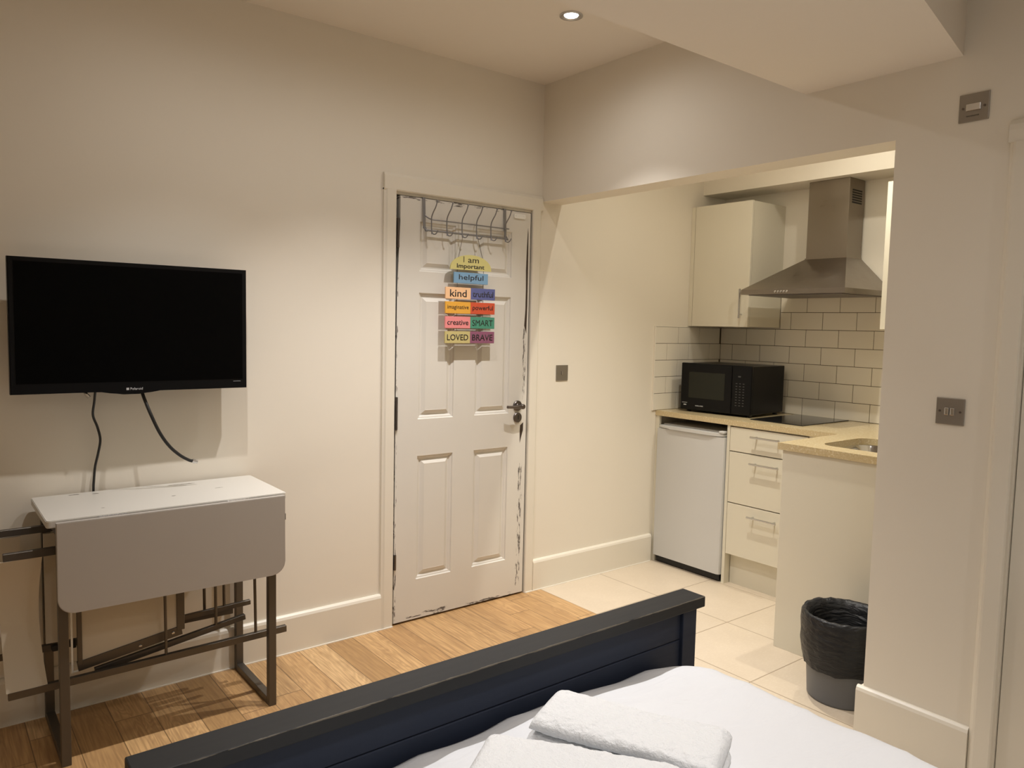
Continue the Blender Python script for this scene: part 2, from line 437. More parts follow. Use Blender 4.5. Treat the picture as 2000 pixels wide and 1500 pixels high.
# ------------------------------------------------------------------ setting
HX = 2.556; ZC = 2.617; XL = -1.25; YF = -4.9; KX = 4.082; KY = -1.95; ZH = 2.033
def struct(name, bm, mat, parent=None, smooth=None):
    o = obj(name, bm, mat, parent, smooth=smooth)
    if not parent: o['kind'] = 'structure'
    return o
b = nb(); prism(b, [(XL, .14), (XL, YF), (1.9, YF), (1.9, -1.0), (HX + .036, -1.0), (HX + .036, .14)], 'z', -.05, 0); struct('floor', b, m_wood)
b = nb(); prism(b, [(HX + .036, .14), (HX + .036, -1.0), (1.9, -1.0), (1.9, YF), (KX + .1, YF), (KX + .1, .14)], 'z', -.05, 0); struct('floor_1', b, m_ftile).name = 'floor_kitchen'
# door wall (runs on into the kitchen) with the door opening
DX0, DX1, DZ = 1.706, 2.486, 1.983
b = nb(); box(b, XL - .12, DX0, 0, .14, 0, 2.70); box(b, DX1, KX + .12, 0, .14, 0, 2.70); box(b, DX0, DX1, 0, .14, DZ, 2.70)
struct('wall_left', b, m_wall)
# end wall with the kitchen opening and a second doorway
O2a, O2b, O2z = -2.196, -2.98, 1.965
b = nb()
box(b, HX, HX + .134, -1.79, 0, ZH, 2.70); box(b, HX, HX + .134, O2a, -1.79, 0, 2.70)
box(b, HX, HX + .134, O2b, O2a, O2z, 2.70); box(b, HX, HX + .134, YF, O2b, 0, 2.70)
struct('wall_right', b, m_wall)
struct('wall_back', bx(KX, KX + .12, KY - .12, .0, 0, 2.70), m_wall)
struct('wall_kitchen_side', bx(HX + .134, KX, KY - .12, KY, 0, 2.70), m_wall)
struct('wall_rear', bx(XL, HX, YF - .12, YF, 0, 2.70), m_wall)
struct('wall_far', bx(XL - .12, XL, YF, 0, 0, 2.70), m_wall)
struct('ceiling', bx(XL, KX, YF, 0, ZC, ZC + .09), m_ceil)
# lowered ceiling panel crossing the room
b = nb(); prism(b, [(XL, -1.462), (HX, -1.457), (HX, -1.982), (2.139, -2.066), (1.2, -2.25), (XL, -2.6)], 'z', 2.253, ZC)
struct('ceiling_lowered', b, m_ceil)
# bulkhead over the kitchen wall units
struct('ceiling_bulkhead', bx(3.855, KX, KY, 0, 2.222, ZC), m_wall)
# skirting boards
def skirt(name, pts_fn, smooth=None): pass
SK = [(0, 0), (0, .147), (.006, .160), (.011, .165), (.018, .1655)]
def skirt_x(bm, x0, x1, y, sgn, h=.165):   # along x, face pointing sgn*y
    poly = [(y, 0), (y + sgn * .018, 0), (y + sgn * .018, h - .016), (y + sgn * .014, h - .006), (y + sgn * .008, h), (y, h)]
    prism(bm, poly, 'x', x0, x1)
def skirt_y(bm, y0, y1, x, sgn, h=.18):
    poly = [(x, 0), (x + sgn * .018, 0), (x + sgn * .018, h - .016), (x + sgn * .014, h - .006), (x + sgn * .008, h), (x, h)]
    prism(bm, poly, 'y', y0, y1)
b = nb(); skirt_x(b, XL, 1.641, 0, -1); struct('baseboard_left', b, m_trim)
b = nb(); skirt_x(b, 2.542, 3.468, 0, -1); struct('baseboard_kitchen', b, m_trim)
b = nb(); skirt_y(b, -1.772, -2.129, HX, -1, .182)
poly = [(-1.79, 0), (-1.772, 0), (-1.772, .166), (-1.776, .176), (-1.782, .182), (-1.79, .182)]
prism(b, poly, 'x', HX, HX + .134)
struct('baseboard_right', b, m_trim)
# thin caulk line along the floor
b = bx(XL, 1.70, -.0225, -.018, 0, .004); box(b, 2.49, 3.46, -.0225, -.018, 0, .004); struct('trim_4', b, m_caulk)
# door frames
def architrave(bm, x0, x1, ztop, w, y=0.0):
    t = .020
    for (a, c) in ((x0 - w, x0), (x1, x1 + w if x1 + w < 2.6 else x1 + w)):
        pass
W1 = .065
b = nb()
prism(b, [(1.641, 0), (1.641, -.010), (1.650, -.013), (1.656, -.017), (1.698, -.018), (1.7015, -.014), (1.7015, 0)], 'z', 0, 1.99)
prism(b, [(DX1, 0), (DX1, -.014), (2.490, -.018), (2.533, -.018), (2.542, -.013), (2.545, 0)], 'z', 0, 1.99)
poly = [(0, DZ), (-.014, DZ), (-.018, DZ + .005), (-.017, 2.045), (-.013, 2.052), (-.010, 2.058), (0, 2.058)]
prism(b, poly, 'x', 1.641, 2.550)
struct('trim_1', b, m_trim)
b = nb()
box(b, DX0 - .004, DX0, .0, .14, 0, DZ); box(b, DX1, DX1 + .004, .0, .14, 0, DZ); box(b, DX0, DX1, .0, .14, DZ - .012, DZ)
box(b, DX0, DX0 + .012, .062, .09, 0, DZ - .012); box(b, DX1 - .012, DX1, .062, .09, 0, DZ - .012)
struct('trim_2', b, m_trim)
b = bx(DX0, DX1, .092, .10, 0, DZ); struct('gap_shade_backing', b, m_gap)  # dark sheet added behind the leaf so the gaps round it look shaded
# second doorway
b = nb()
poly = [(-2.129, 0), (O2a, 0), (O2a, 2.03), (-2.129, 2.03)]
prism(b, [(HX, -2.129), (HX - .010, -2.131), (HX - .014, -2.138), (HX - .020, -2.143), (HX - .022, -2.150), (HX - .022, O2a + .004), (HX - .018, O2a), (HX, O2a)], 'z', 0, 1.965)
for (ya, yb) in ((O2b, -3.045),):
    box(b, HX - .020, HX, ya, yb, 0, 2.03, .004)
prism(b, [(HX, 1.965), (HX - .020, 1.965), (HX - .022, 2.00), (HX - .020, 2.016), (HX - .010, 2.030), (HX, 2.032)], 'y', -2.129, -3.045)
box(b, HX, HX + .134, O2a, O2a - .004, 0, O2z); box(b, HX + .05, HX + .134, O2a - .004, O2a - .016, 0, O2z)
struct('trim_3', b, m_trim)
d2 = obj('door_2', bx(HX + .008, HX + .048, O2a - .006, O2b + .006, .008, O2z - .006, .002), m_trim, loc=(HX + .02, -2.6, 0)); d2['kind'] = 'structure'

# ------------------------------------------------------------------ six panel door
def panelled_leaf(x0, x1, z0, z1, y, th, cols, rows):
    bm = nb()
    xs = sorted({x0, x1, *[v for c in cols for v in c]}); zs = sorted({z0, z1, *[v for r in rows for v in r]})
    def quad(a, c, d, e): bm.faces.new([bm.verts.new(p) for p in (a, c, d, e)])
    for i in range(len(xs) - 1):
        for j in range(len(zs) - 1):
            xa, xb, za, zb = xs[i], xs[i + 1], zs[j], zs[j + 1]
            if (xa, xb) in cols and (za, zb) in rows:
                prof = [(0, 0), (.003, .006), (.010, .0075), (.016, .0125), (.022, .0125), (.040, .002), (.042, .0025)]
                ring = []
                for (d, h) in prof:
                    ring.append([(xa + d, y + h, za + d), (xb - d, y + h, za + d), (xb - d, y + h, zb - d), (xa + d, y + h, zb - d)])
                for r0, r1 in zip(ring, ring[1:]):
                    for k in range(4): quad(r0[k], r0[(k + 1) % 4], r1[(k + 1) % 4], r1[k])
                quad(*ring[-1])
            else: quad((xa, y, za), (xb, y, za), (xb, y, zb), (xa, y, zb))
    quad((x0, y + th, z0), (x1, y + th, z0), (x1, y + th, z1), (x0, y + th, z1))
    for (p, q) in (((x0, z0), (x1, z0)), ((x1, z0), (x1, z1)), ((x1, z1), (x0, z1)), ((x0, z1), (x0, z0))):
        quad((p[0], y, p[1]), (q[0], y, q[1]), (q[0], y + th, q[1]), (p[0], y + th, p[1]))
    bmesh.ops.remove_doubles(bm, verts=bm.verts[:], dist=1e-5)
    return bm
LX0, LX1, LY = 1.713, 2.475, -.010
leaf = panelled_leaf(LX0, LX1, .010, 1.966, LY, .040, [(1.826, 2.023), (2.147, 2.358)], [(.199, .785), (.957, 1.540), (1.637, 1.861)])
door = obj('door_1', leaf, m_door, loc=(1.71, .03, 0)); door['kind'] = 'structure'
# the leaf hangs a little crooked: wider gap at the top of the hinge side
for v in door.data.vertices:
    wz = v.co.z; wx = v.co.x + 1.71
    if wx < LX0 + .01: v.co.x += -.004 + .015 * max(0, min(1, (wz - 1.50) / .35))
# hinges
for z0, z1 in ((1.735, 1.865), (.915, 1.065), (.265, .335)):
    h = nb(); box(h, 1.7065, 1.7175, LY - .006, LY + .004, z0, z1, .001)
    tube(h, [(1.711, LY - .006, z0), (1.711, LY - .006, z1)], .005, 8)
    obj('hinge', h, m_dkmetal, door)
# raw wood showing where paint has split along the closing edge
def shard(pts, y):
    s = nb(); prism(s, pts, 'y', y - .0008, y + .001); return s
obj('paint_split', shard([(2.462, 1.36), (2.448, 1.40), (2.4535, 1.48), (2.4540, 1.58), (2.4515, 1.68), (2.4545, 1.80), (2.459, 1.89), (2.4620, 1.86), (2.4640, 1.70), (2.465, 1.50)], LY), m_gap, door)
obj('paint_split', shard([(2.436, .890), (2.456, .905), (2.455, .865), (2.446, .835), (2.436, .800), (2.4345, .86)], LY), m_gap, door)
# handle with round rose, keyhole plate
h = nb()
capped(h, [(.027, 0), (.027, -.006), (.024, -.009), (.012, -.010), (.010, -.012), (.010, -.034), (.013, -.038), (.013, -.052), (.010, -.056)], (2.414, LY, .992), 28, 'y')
tube(h, smooth_path([(2.414, LY - .046, .992), (2.385, LY - .050, .993), (2.35, LY - .049, .992), (2.316, LY - .046, .994)], 5), [.0085] * 10 + [.0075] * 6, 12)
hd = obj('door_handle', h, m_dkmetal, door, smooth=.7)
k = nb(); capped(k, [(.026, 0), (.026, -.005), (.023, -.008), (.0005, -.009)], (2.416, LY, .932), 28, 'y')
kp = obj('keyhole_plate', k, m_dkmetal, door, smooth=.7)
k = bx(2.4145, 2.4185, LY - .0100, LY - .0085, .922, .944); obj('keyhole', k, m_blackm, kp)
k = nb(); prism(k, rounded(2.363, 2.435, 1.932, 1.955, .008), 'y', LY - .009, LY); capped(k, [(.003, 0), (.003, -.002)], (2.374, LY - .009, 1.944), 10, 'y'); capped(k, [(.003, 0), (.003, -.002)], (2.424, LY - .009, 1.944), 10, 'y')
obj('latch_plate', k, m_pearl, door)

# ------------------------------------------------------------------ over-door hook rack
rk = thing('hook_rack', (2.08, -.03, 1.80), 'grey wire coat hook rack hooked over the top of the white panelled door', 'coat rack')
for x in (1.842, 2.306):
    s_ = nb()
    beam(s_, (x, LY - .004, 1.970), (x, -.022, 1.83), .014, .003, up=(0, -1, 0), bev=.0005)
    beam(s_, (x, LY - .004, 1.9695), (x, LY + .045, 1.9695), .014, .002, up=(0, 0, 1), bev=0)
    beam(s_, (x, -.020, 1.84), (x, -.040, 1.815), .014, .003, up=(0, -1, 0), bev=.0005)
    obj('strap', s_, m_wire, rk)
s_ = nb()
tube(s_, smooth_path([(1.845, -.018, 1.892), (1.872, -.030, 1.874), (1.95, -.035, 1.872), (2.29, -.035, 1.871), (2.304, -.026, 1.874)], 6), .0030, 8)
tube(s_, [(1.838, -.036, 1.822), (2.31, -.036, 1.822)], .0045, 8)
obj('rail', s_, m_wire, rk)
for x in (1.870, 1.953, 2.038, 2.121, 2.206, 2.292):
    s_ = nb()
    tube(s_, smooth_path([(x, -.042, 1.806), (x, -.038, 1.835), (x, -.038, 1.880), (x, -.050, 1.902), (x + .001, -.070, 1.925), (x + .002, -.082, 1.950)], 5), .0028, 8)
    tube(s_, smooth_path([(x, -.040, 1.826), (x + .004, -.044, 1.808), (x + .010, -.058, 1.806), (x + .016, -.068, 1.822)], 5), .0025, 8)
    bmesh.ops.create_icosphere(s_, subdivisions=1, radius=.005, matrix=Matrix.Translation((x + .002, -.082, 1.951)))
    obj('hook', s_, m_wire, rk)

# ------------------------------------------------------------------ hanging word sign
YS = -.050
sg = thing('word_sign', (2.083, YS, 1.31), 'hanging sign of painted boards reading I am Important, helpful, kind and more', 'sign')
s_ = nb()
tube(s_, [(2.035, -.048, 1.808), (2.012, YS, 1.71)], .0014, 6); tube(s_, [(2.122, -.048, 1.808), (2.152, YS, 1.71)], .0014, 6)
for x in (2.010, 2.160): tube(s_, [(x, YS + .004, 1.70), (x, YS + .004, 1.32)], .0012, 6)
obj('string', s_, m_cord, sg)
def board(x0, x1, z0, z1, c, text, th=.44, wfrac=.78, bold=0.01, name='board', lab=None, slant=0):
    m = simple(name + '_' + text.lower(), lin(c), .55, 0, 0, 0, .001, .05)
    bo = obj('board', bx(x0, x1, YS - .004, YS + .003, z0, z1, .001), m, sg)
    if lab: bo['label'] = lab
    w = (x1 - x0) * wfrac; h = (z1 - z0) * th
    tb = text_bm(text, h, (x0 + (x1 - x0 - w) / 2, YS - .0042, z0 + (z1 - z0 - h) / 2 + slant), (1, 0, 0), (0, 0, 1), w, .0006, bold)
    obj('lettering', tb, m_ink, bo)
# top arch
m_arch = simple('board_arch', lin((205, 196, 128)), .55)
a_ = nb(); poly = [(2.083 - .118, 1.655)] + [(2.083 + .117 * math.cos(PI - PI * k / 20), 1.662 + .064 * math.sin(PI * k / 20)) for k in range(21)] + [(2.083 + .118, 1.655)]
prism(a_, poly, 'y', YS - .004, YS + .003)
bo = obj('arched_board', a_, m_arch, sg); bo['label'] = 'pale yellow arched board'
obj('lettering', text_bm('I', .027, (2.038, YS - .0042, 1.690), (1, 0, 0), (0, 0, 1), .0035, .0006, .0), m_ink, bo)
obj('lettering', text_bm('am', .018, (2.064, YS - .0042, 1.690), (1, 0, 0), (0, 0, 1), .062, .0006, .0), m_ink, bo)
obj('lettering', text_bm('Important', .026, (2.001, YS - .0042, 1.657), (1, 0, 0), (0, 0, 1), .158, .0006, .012), m_ink, bo)
board(1.986, 2.182, 1.592, 1.643, (122, 160, 190), 'helpful', .62, .72, .0, lab='light blue board')
rows_ = [(1.518, 1.572, 'kind', (243, 196, 150), 'truthful', (92, 98, 150)), (1.450, 1.505, 'imaginative', (228, 168, 62), 'powerful', (206, 84, 52)),
         (1.381, 1.436, 'creative', (232, 140, 140), 'SMART', (72, 142, 116)), (1.311, 1.367, 'LOVED', (196, 182, 122), 'BRAVE', (140, 84, 110))]
for (z0, z1, t1, c1, t2, c2) in rows_:
    board(1.941, 2.083, z0, z1, c1, t1, .62 if t1 in ('kind',) else (.42 if t1 in ('imaginative', 'creative') else .50), .66 if t1 == 'kind' else .84, .006 if t1 != 'imaginative' else 0, lab='board reading ' + t1)
    board(2.083, 2.226, z0, z1, c2, t2, .52, .84, .006 if t2 != 'SMART' else -.004, lab='board reading ' + t2)

# ------------------------------------------------------------------ switch plates
def plate_y(x0, x1, z0, z1, label, cat):    # on the door wall
    t = thing('light_switch', ((x0 + x1) / 2, 0, z0), label, cat)
    obj('plate', bx(x0, x1, -.005, 0, z0, z1, .002), m_nickel, t)
    xc, zc = (x0 + x1) / 2, (z0 + z1) / 2
    obj('rocker', bx(xc - .006, xc + .006, -.009, -.004, zc - .011, zc + .011, .002), m_nickel, t)
    return t
plate_y(2.680, 2.763, 1.112, 1.195, 'small square metal light switch on the wall between door and fridge', 'switch')
def plate_x(y0, y1, z0, z1, name, label, rockers):
    t = thing(name, (HX, (y0 + y1) / 2, z0), label, 'switch')
    obj('plate', bx(HX - .005, HX, y0, y1, z0, z1, .002), m_nickel, t)
    yc, zc = (y0 + y1) / 2, (z0 + z1) / 2
    for (a, b_, h) in rockers:
        obj('rocker', bx(HX - .010, HX - .004, yc + a, yc + b_, zc - h, zc + h, .002), m_chrome, t)
    for s in (-1, 1):
        c = nb(); capped(c, [(.0035, 0), (.0035, -.0015)], (HX - .005, yc + s * .030, zc), 12, 'x'); obj('screw', c, m_dkmetal, t)
    return t
plate_x(-2.054, -1.970, 1.119, 1.203, 'light_switch', 'metal double rocker light switch on the pillar beside the kitchen opening', [(.002, .015, .012), (-.015, -.002, .012)])
iso = plate_x(-2.065, -1.980, 2.049, 2.133, 'isolator_switch', 'metal isolator switch high on the wall above the right door frame', [(-.021, .021, .011)])
obj('lettering', text_bm('FAN ISOLATOR', .004, (HX - .0051, -2.003, 2.064), (0, -1, 0), (0, 0, 1), .036, .0004), m_ink, iso)

# ------------------------------------------------------------------ ceiling spot
dl = thing('downlight', (2.068, -.727, ZC), 'small round recessed ceiling spotlight, lit, with a chrome rim', 'ceiling light')
b = nb(); r0 = lathe(b, [(.046, .0), (.046, -.004), (.040, -.0055), (.031, -.003), (.027, .0)], (2.068, -.727, ZC), 40); obj('rim', b, m_chrome, dl, smooth=.8)
b = nb(); capped(b, [(.027, -.0005), (.027, -.002), (.012, -.0045)], (2.068, -.727, ZC), 32); obj('lamp', b, m_bulb, dl, smooth=.8)

# ------------------------------------------------------------------ television
TX0, TX1, TZ0, TZ1, TY = .240, .999, 1.141, 1.586, -.120
tv = thing('television', ((TX0 + TX1) / 2, -.06, 1.10), 'black flat screen television mounted on the wall above the folding table', 'television')
poly = [(TX0, TZ0)] + [(.596 + dx, TZ0 - dz) for dx, dz in ((-.095, 0), (-.065, .002), (-.045, .007), (-.025, .010), (.025, .010), (.045, .007), (.065, .002), (.095, 0))] + [(TX1, TZ0), (TX1, TZ1), (TX0, TZ1)]
b = nb(); prism(b, poly, 'y', TY, TY + .034)
bmesh.ops.bevel(b, geom=[e for e in b.edges if abs(e.verts[0].co.y - e.verts[1].co.y) < 1e-5], offset=.003, segments=2, affect='EDGES')
box(b, .38, .86, TY + .034, TY + .062, 1.20, 1.50, .012)
obj('casing', b, m_black, tv)
obj('screen', bx(TX0 + .016, TX1 - .016, TY - .0012, TY + .002, TZ0 + .034, TZ1 - .014), m_screen, tv)
b = bx(.50, .74, -.056, -.001, 1.28, 1.46, .004); obj('wall_bracket', b, m_blackm, tv)
b = text_bm('Polaroid', .0085, (.5925, TY - .0002, 1.1455), (1, 0, 0), (0, 0, 1), .040, .0006, .01)
obj('lettering', b, m_print, tv)
obj('logo_mark', bx(.580, .5885, TY - .001, TY, 1.1457, 1.1537), m_print, tv)
b = bx(.948, .975, TY - .0012, TY, 1.1665, 1.1675); obj('status_light', b, m_print, tv)
b = nb(); tube(b, [(.452, TY + .02, 1.150), (.458, TY + .012, 1.134), (.466, TY + .008, 1.124)], .006, 10); obj('aerial_socket', b, m_chrome, tv)
# cables
b = nb(); pts = smooth_path([(.489, -.09, 1.150), (.4880, -.07, 1.105), (.487, -.045, 1.055), (.502, -.035, 1.01), (.510, -.035, .965), (.503, -.03, .915), (.494, -.025, .87), (.489, -.025, .82), (.489, -.012, .77), (.489, -.012, .60)], 8)
tube(b, pts, .0042, 8); tag(obj('power_cable', b, m_cable), 'thin black power cable hanging from the television down behind the table', 'cable')
t = thing('aerial_cable', (.64, -.06, .87), 'thick black coaxial cable curving right below the television with a loose end', 'cable')
b = nb(); pts = smooth_path([(.636, -.070, 1.150), (.642, -.090, 1.115), (.660, -.115, 1.052), (.688, -.12, .985), (.720, -.12, .935), (.755, -.12, .900), (.785, -.12, .880), (.798, -.12, .876)], 8)
tube(b, pts, .0058, 10); obj('cable', b, m_cable, t)
b = nb(); tube(b, [(.797, -.12, .8765), (.806, -.12, .873), (.806, -.12, .873)][:2], .008, 12); tube(b, [(.806, -.12, .873), (.815, -.12, .870)], .006, 12); obj('plug', b, m_chrome, t)

# ------------------------------------------------------------------ folding table
tt = thing('folding_table', (.67, -.2, 0), 'drop leaf folding table with grey metal frame against the wall', 'table')
b = nb(); prism(b, rounded(.298, 1.046, -.398, -.020, .012, 4), 'z', .757, .780)
bmesh.ops.bevel(b, geom=[e for e in b.edges if abs(e.verts[0].co.z - e.verts[1].co.z) < 1e-5], offset=.002, segments=2, affect='EDGES')
obj('tabletop', b, m_tabletop, tt)
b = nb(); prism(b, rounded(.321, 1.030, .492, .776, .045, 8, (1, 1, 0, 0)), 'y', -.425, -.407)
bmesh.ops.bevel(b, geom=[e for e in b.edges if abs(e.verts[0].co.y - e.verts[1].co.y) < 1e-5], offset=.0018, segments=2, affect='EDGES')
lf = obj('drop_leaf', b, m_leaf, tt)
for x0, x1 in ((.44, .52), (.832, .912)):
    b = nb(); box(b, x0, x1, -.409, -.399, .7735, .7765, .0008)
    for i in range(6):
        xa = x0 + (x1 - x0) * i / 6; tube(b, [(xa + .001, -.403, .7755), (xa + (x1 - x0) / 6 - .001, -.403, .7755)], .003, 8)
    obj('hinge', b, m_chrome, tt)
T = .027
for xc in (.337, .991):
    b = nb()
    box(b, xc - T / 2, xc + T / 2, -.404, -.404 + T, 0, .757, .0015); obj('leg', b, m_frame, tt)
    b = nb(); box(b, xc - T / 2, xc + T / 2, -.050, -.050 + T, 0, .757, .0015); obj('leg', b, m_frame, tt)
    b = nb(); box(b, xc - T / 2, xc + T / 2, -.404 + T, -.050, 0, T, .0015); obj('floor_bar', b, m_frame, tt)
    b = nb(); box(b, xc - T / 2, xc + T / 2, -.404 + T, -.050, .757 - T, .757, .0015); obj('top_bar', b, m_frame, tt)
b = bx(.351, .977, -.050, -.023, .730, .757, .0015); obj('apron_rail', b, m_frame, tt)
b = bx(.351, .977, -.404, -.377, .722, .749, .0015); obj('apron_rail', b, m_frame, tt)

# ------------------------------------------------------------------ two folding chairs lying on their sides behind the table
def bent_panel(x0f, x1f, z0, z1, y0, bow, th=.009, n=18):
    bm = nb(); rows = []
    for i in range(n + 1):
        s = i / n; z = z0 + (z1 - z0) * s; q = 1 - (2 * s - 1) ** 2
        y = y0 + bow * q
        rows.append([bm.verts.new((x, yy, z)) for (x, yy) in ((x0f(s), y), (x1f(s), y + .004), (x1f(s), y + .004 + th), (x0f(s), y + th))])
    for a, c in zip(rows, rows[1:]):
        for k in range(4): bm.faces.new((a[k], a[(k + 1) % 4], c[(k + 1) % 4], c[k]))
    bm.faces.new(rows[0][::-1]); bm.faces.new(rows[-1]); return bm
ca = thing('folding_chair', (.64, -.28, .222), 'folded cream and grey metal chair on its side under the table, nearest the front', 'chair')
fr = nb()
beam(fr, (.197, -.300, .224), (1.081, -.300, .236), .018, .024, up=(0, 0, 1)); obj('leg', fr, m_frame, ca)
fr = nb(); beam(fr, (.194, -.300, .661), (1.078, -.300, .668), .018, .024, up=(0, 0, 1)); obj('leg', fr, m_frame, ca)
fr = nb(); beam(fr, (.44, -.275, .232), (.946, -.240, .292), .016, .020, up=(0, 0, 1)); obj('leg', fr, m_frame, ca)
fr = nb(); beam(fr, (.60, -.262, .630), (.946, -.240, .636), .016, .020, up=(0, 0, 1)); obj('leg', fr, m_frame, ca)
fr = nb(); tube(fr, [(.966, -.300, .236), (.960, -.300, .664)], .0055, 10); obj('rung', fr, m_frame, ca)
fr = nb(); tube(fr, [(.655, -.300, .235), (.652, -.300, .664)], .0050, 10); obj('rung', fr, m_frame, ca)
fr = nb(); tube(fr, [(.838, -.250, .282), (.836, -.250, .632)], .0055, 10); obj('rung', fr, m_frame, ca)
seat = nb()
beam(seat, (.392, -.262, .254), (.716, -.262, .303), .012, .032, up=(0, 0, 1)); beam(seat, (.392, -.262, .630), (.716, -.262, .636), .012, .030, up=(0, 0, 1))
beam(seat, (.399, -.262, .258), (.399, -.262, .63), .014, .014, up=(1, 0, 0)); beam(seat, (.712, -.262, .305), (.712, -.262, .64), .014, .026, up=(1, 0, 0))
sf = obj('seat_frame', seat, m_frame, ca)
for (x, z) in ((.58, .279), (.686, .300)):
    s_ = nb(); capped(s_, [(.005, 0), (.005, -.003), (.002, -.004)], (x, -.268, z), 12, 'y'); obj('bolt', s_, m_chrome, sf)
b = nb(); vs = [(.404, .270), (.704, .315), (.704, .62), (.404, .618)]; prism(b, vs, 'y', -.264, -.250); obj('seat', b, m_chair, ca)
b = nb(); beam(b, (.377, -.262, .235), (.377, -.262, .62), .006, .006); beam(b, (.377, -.262, .238), (.398, -.262, .240), .006, .006); obj('seat_edge_strip', b, m_pearl, ca)
b = bent_panel(lambda s: .180 + .012 * (1 - s), lambda s: .302 - .010 * math.sin(PI * s) - .006 * s, .237, .650, -.311, .055, .009)
obj('backrest', b, m_chair, ca, smooth=.6)
cb = thing('folding_chair', (.58, -.15, .29), 'folded cream and grey metal chair on its side under the table, nearest the wall', 'chair')
fr = nb(); beam(fr, (.120, -.165, .704), (.60, -.165, .704), .018, .022, up=(0, 0, 1)); obj('leg', fr, m_frame, cb)
fr = nb(); beam(fr, (.130, -.165, .303), (.925, -.165, .297), .018, .022, up=(0, 0, 1)); obj('leg', fr, m_frame, cb)
fr = nb(); beam(fr, (.56, -.195, .312), (.982, -.195, .327), .014, .018, up=(0, 0, 1)); obj('leg', fr, m_frame, cb)
fr = nb(); beam(fr, (.56, -.195, .66), (.95, -.195, .662), .014, .018, up=(0, 0, 1)); obj('leg', fr, m_frame, cb)
fr = nb(); tube(fr, [(.822, -.168, .299), (.820, -.168, .60)], .0055, 10); obj('rung', fr, m_frame, cb)
fr = nb(); tube(fr, [(.885, -.195, .322), (.883, -.195, .66)], .0055, 10); obj('rung', fr, m_frame, cb)
b = nb(); prism(b, [(.314, .322), (.372, .320), (.372, .690), (.314, .690)], 'y', -.185, -.172); obj('seat', b, m_chair, cb)
b = nb(); box(b, .33, .368, -.19, -.17, .292, .312, .003); box(b, .385, .400, -.19, -.17, .290, .318, .002); obj('seat_bracket', b, m_blackm, cb)
b = bent_panel(lambda s: .120, lambda s: .252, .315, .690, -.176, .045, .008); obj('backrest', b, m_chair, cb, smooth=.6)

# ------------------------------------------------------------------ bed
bed = thing('bed', (1.04, -2.65, 0), 'dark navy painted wooden bed with a worn plank footboard', 'bed')
b = bx(.273, 1.808, -1.674, -1.590, .588, .620, .003); obj('top_rail', b, m_rail, bed)
for x0, x1 in ((1.728, 1.788), (.293, .353)):
    obj('post', bx(x0, x1, -1.660, -1.605, 0, .588, .002), m_navy, bed)
b = nb()
for z0, z1 in ((.20, .3395), (.3415, .4995), (.5015, .588)):
    box(b, .353, 1.728, -1.650, -1.622, z0, z1, .003)
obj('footboard_panel', b, m_navy, bed)
for x0, x1 in ((1.735, 1.765), (.316, .346)):
    obj('side_rail', bx(x0, x1, -3.62, -1.660, .20, .34, .003), m_navy, bed)
obj('headboard', bx(.293, 1.788, -3.66, -3.62, 0, .95, .004), m_navy, bed)
b = nb()
for i in range(9): box(b, .346, 1.735, -1.85 - i * .2, -1.93 - i * .2, .255, .275)
obj('slat_base', b, m_carc, bed)
obj('mattress', bx(.352, 1.66, -3.615, -1.70, .276, .415, .03, 4), m_mattress, bed, smooth=.8)
# duvet: a soft sheet over the mattress, sagging at the foot and rolling over the right side
def duvet():
    bm = nb(); nx, ny = 96, 120; grid = []
    for j in range(ny + 1):
        row = []
        tj = j / ny; y = -1.668 - tj * 1.75
        for i in range(nx + 1):
            s = i / nx * 1.66 - .10       # arc length across, from left
            edge = 1.700 + .014 * math.sin((y + 1.2) * 3.1) - .030 * max(0, (-2.1 - y)) + .008 * noise.noise(Vector((y * 5, 1.3, 0)))
            x = .26 + s
            top = .500 + .012 * noise.noise(Vector((x * 2.1, y * 2.3, .3))) + .006 * noise.noise(Vector((x * 6, y * 5, 4.1)))
            dfoot = -1.668 - y
            top -= .040 * math.exp(-dfoot / .075) + .004 * math.sin(x * 14) * math.exp(-dfoot / .12)
            wr = noise.noise(Vector((x * 3 + y * 4.5, (x - y) * 1.2, 2.0)))
            top += .010 * max(0, .20 - abs(wr)) * 5 * .5
            wr2 = noise.noise(Vector((x * 2.2 - y * 7.0, x * 3.0 + y, 8.0)))
            top += .007 * max(0, .12 - abs(wr2)) * 8 * .5 * min(1, dfoot / .2)
            R_ = .060
            over = (x - (edge - R_))
            if over > 0:
                a = over / R_
                if a < PI / 2: X = edge - R_ + R_ * math.sin(a); Z = top - R_ * (1 - math.cos(a))
                else: X = edge + .006 * noise.noise(Vector((y * 9, 7, 0))) * (a - PI / 2); Z = top - R_ - (over - R_ * PI / 2)
            else: X, Z = x, top
            # soften the foot corner
            cxx = max(0, X - 1.56) / .16; cyy = max(0, .14 - dfoot) / .14
            Z -= .055 * (cxx * cyy) ** 1.3
            X -= .0 * cyy
            row.append(bm.verts.new((X, y, max(Z, .20))))
        grid.append(row)
    for j in range(ny):
        for i in range(nx): bm.faces.new((grid[j][i], grid[j][i + 1], grid[j + 1][i + 1], grid[j + 1][i]))
    return bm
dv = obj('duvet', duvet(), m_duvet, smooth=3.0); tag(dv, 'plain white duvet spread over the bed with soft wrinkles', 'duvet')
sm = dv.modifiers.new('thick', 'SOLIDIFY'); sm.thickness = .018; sm.offset = -1
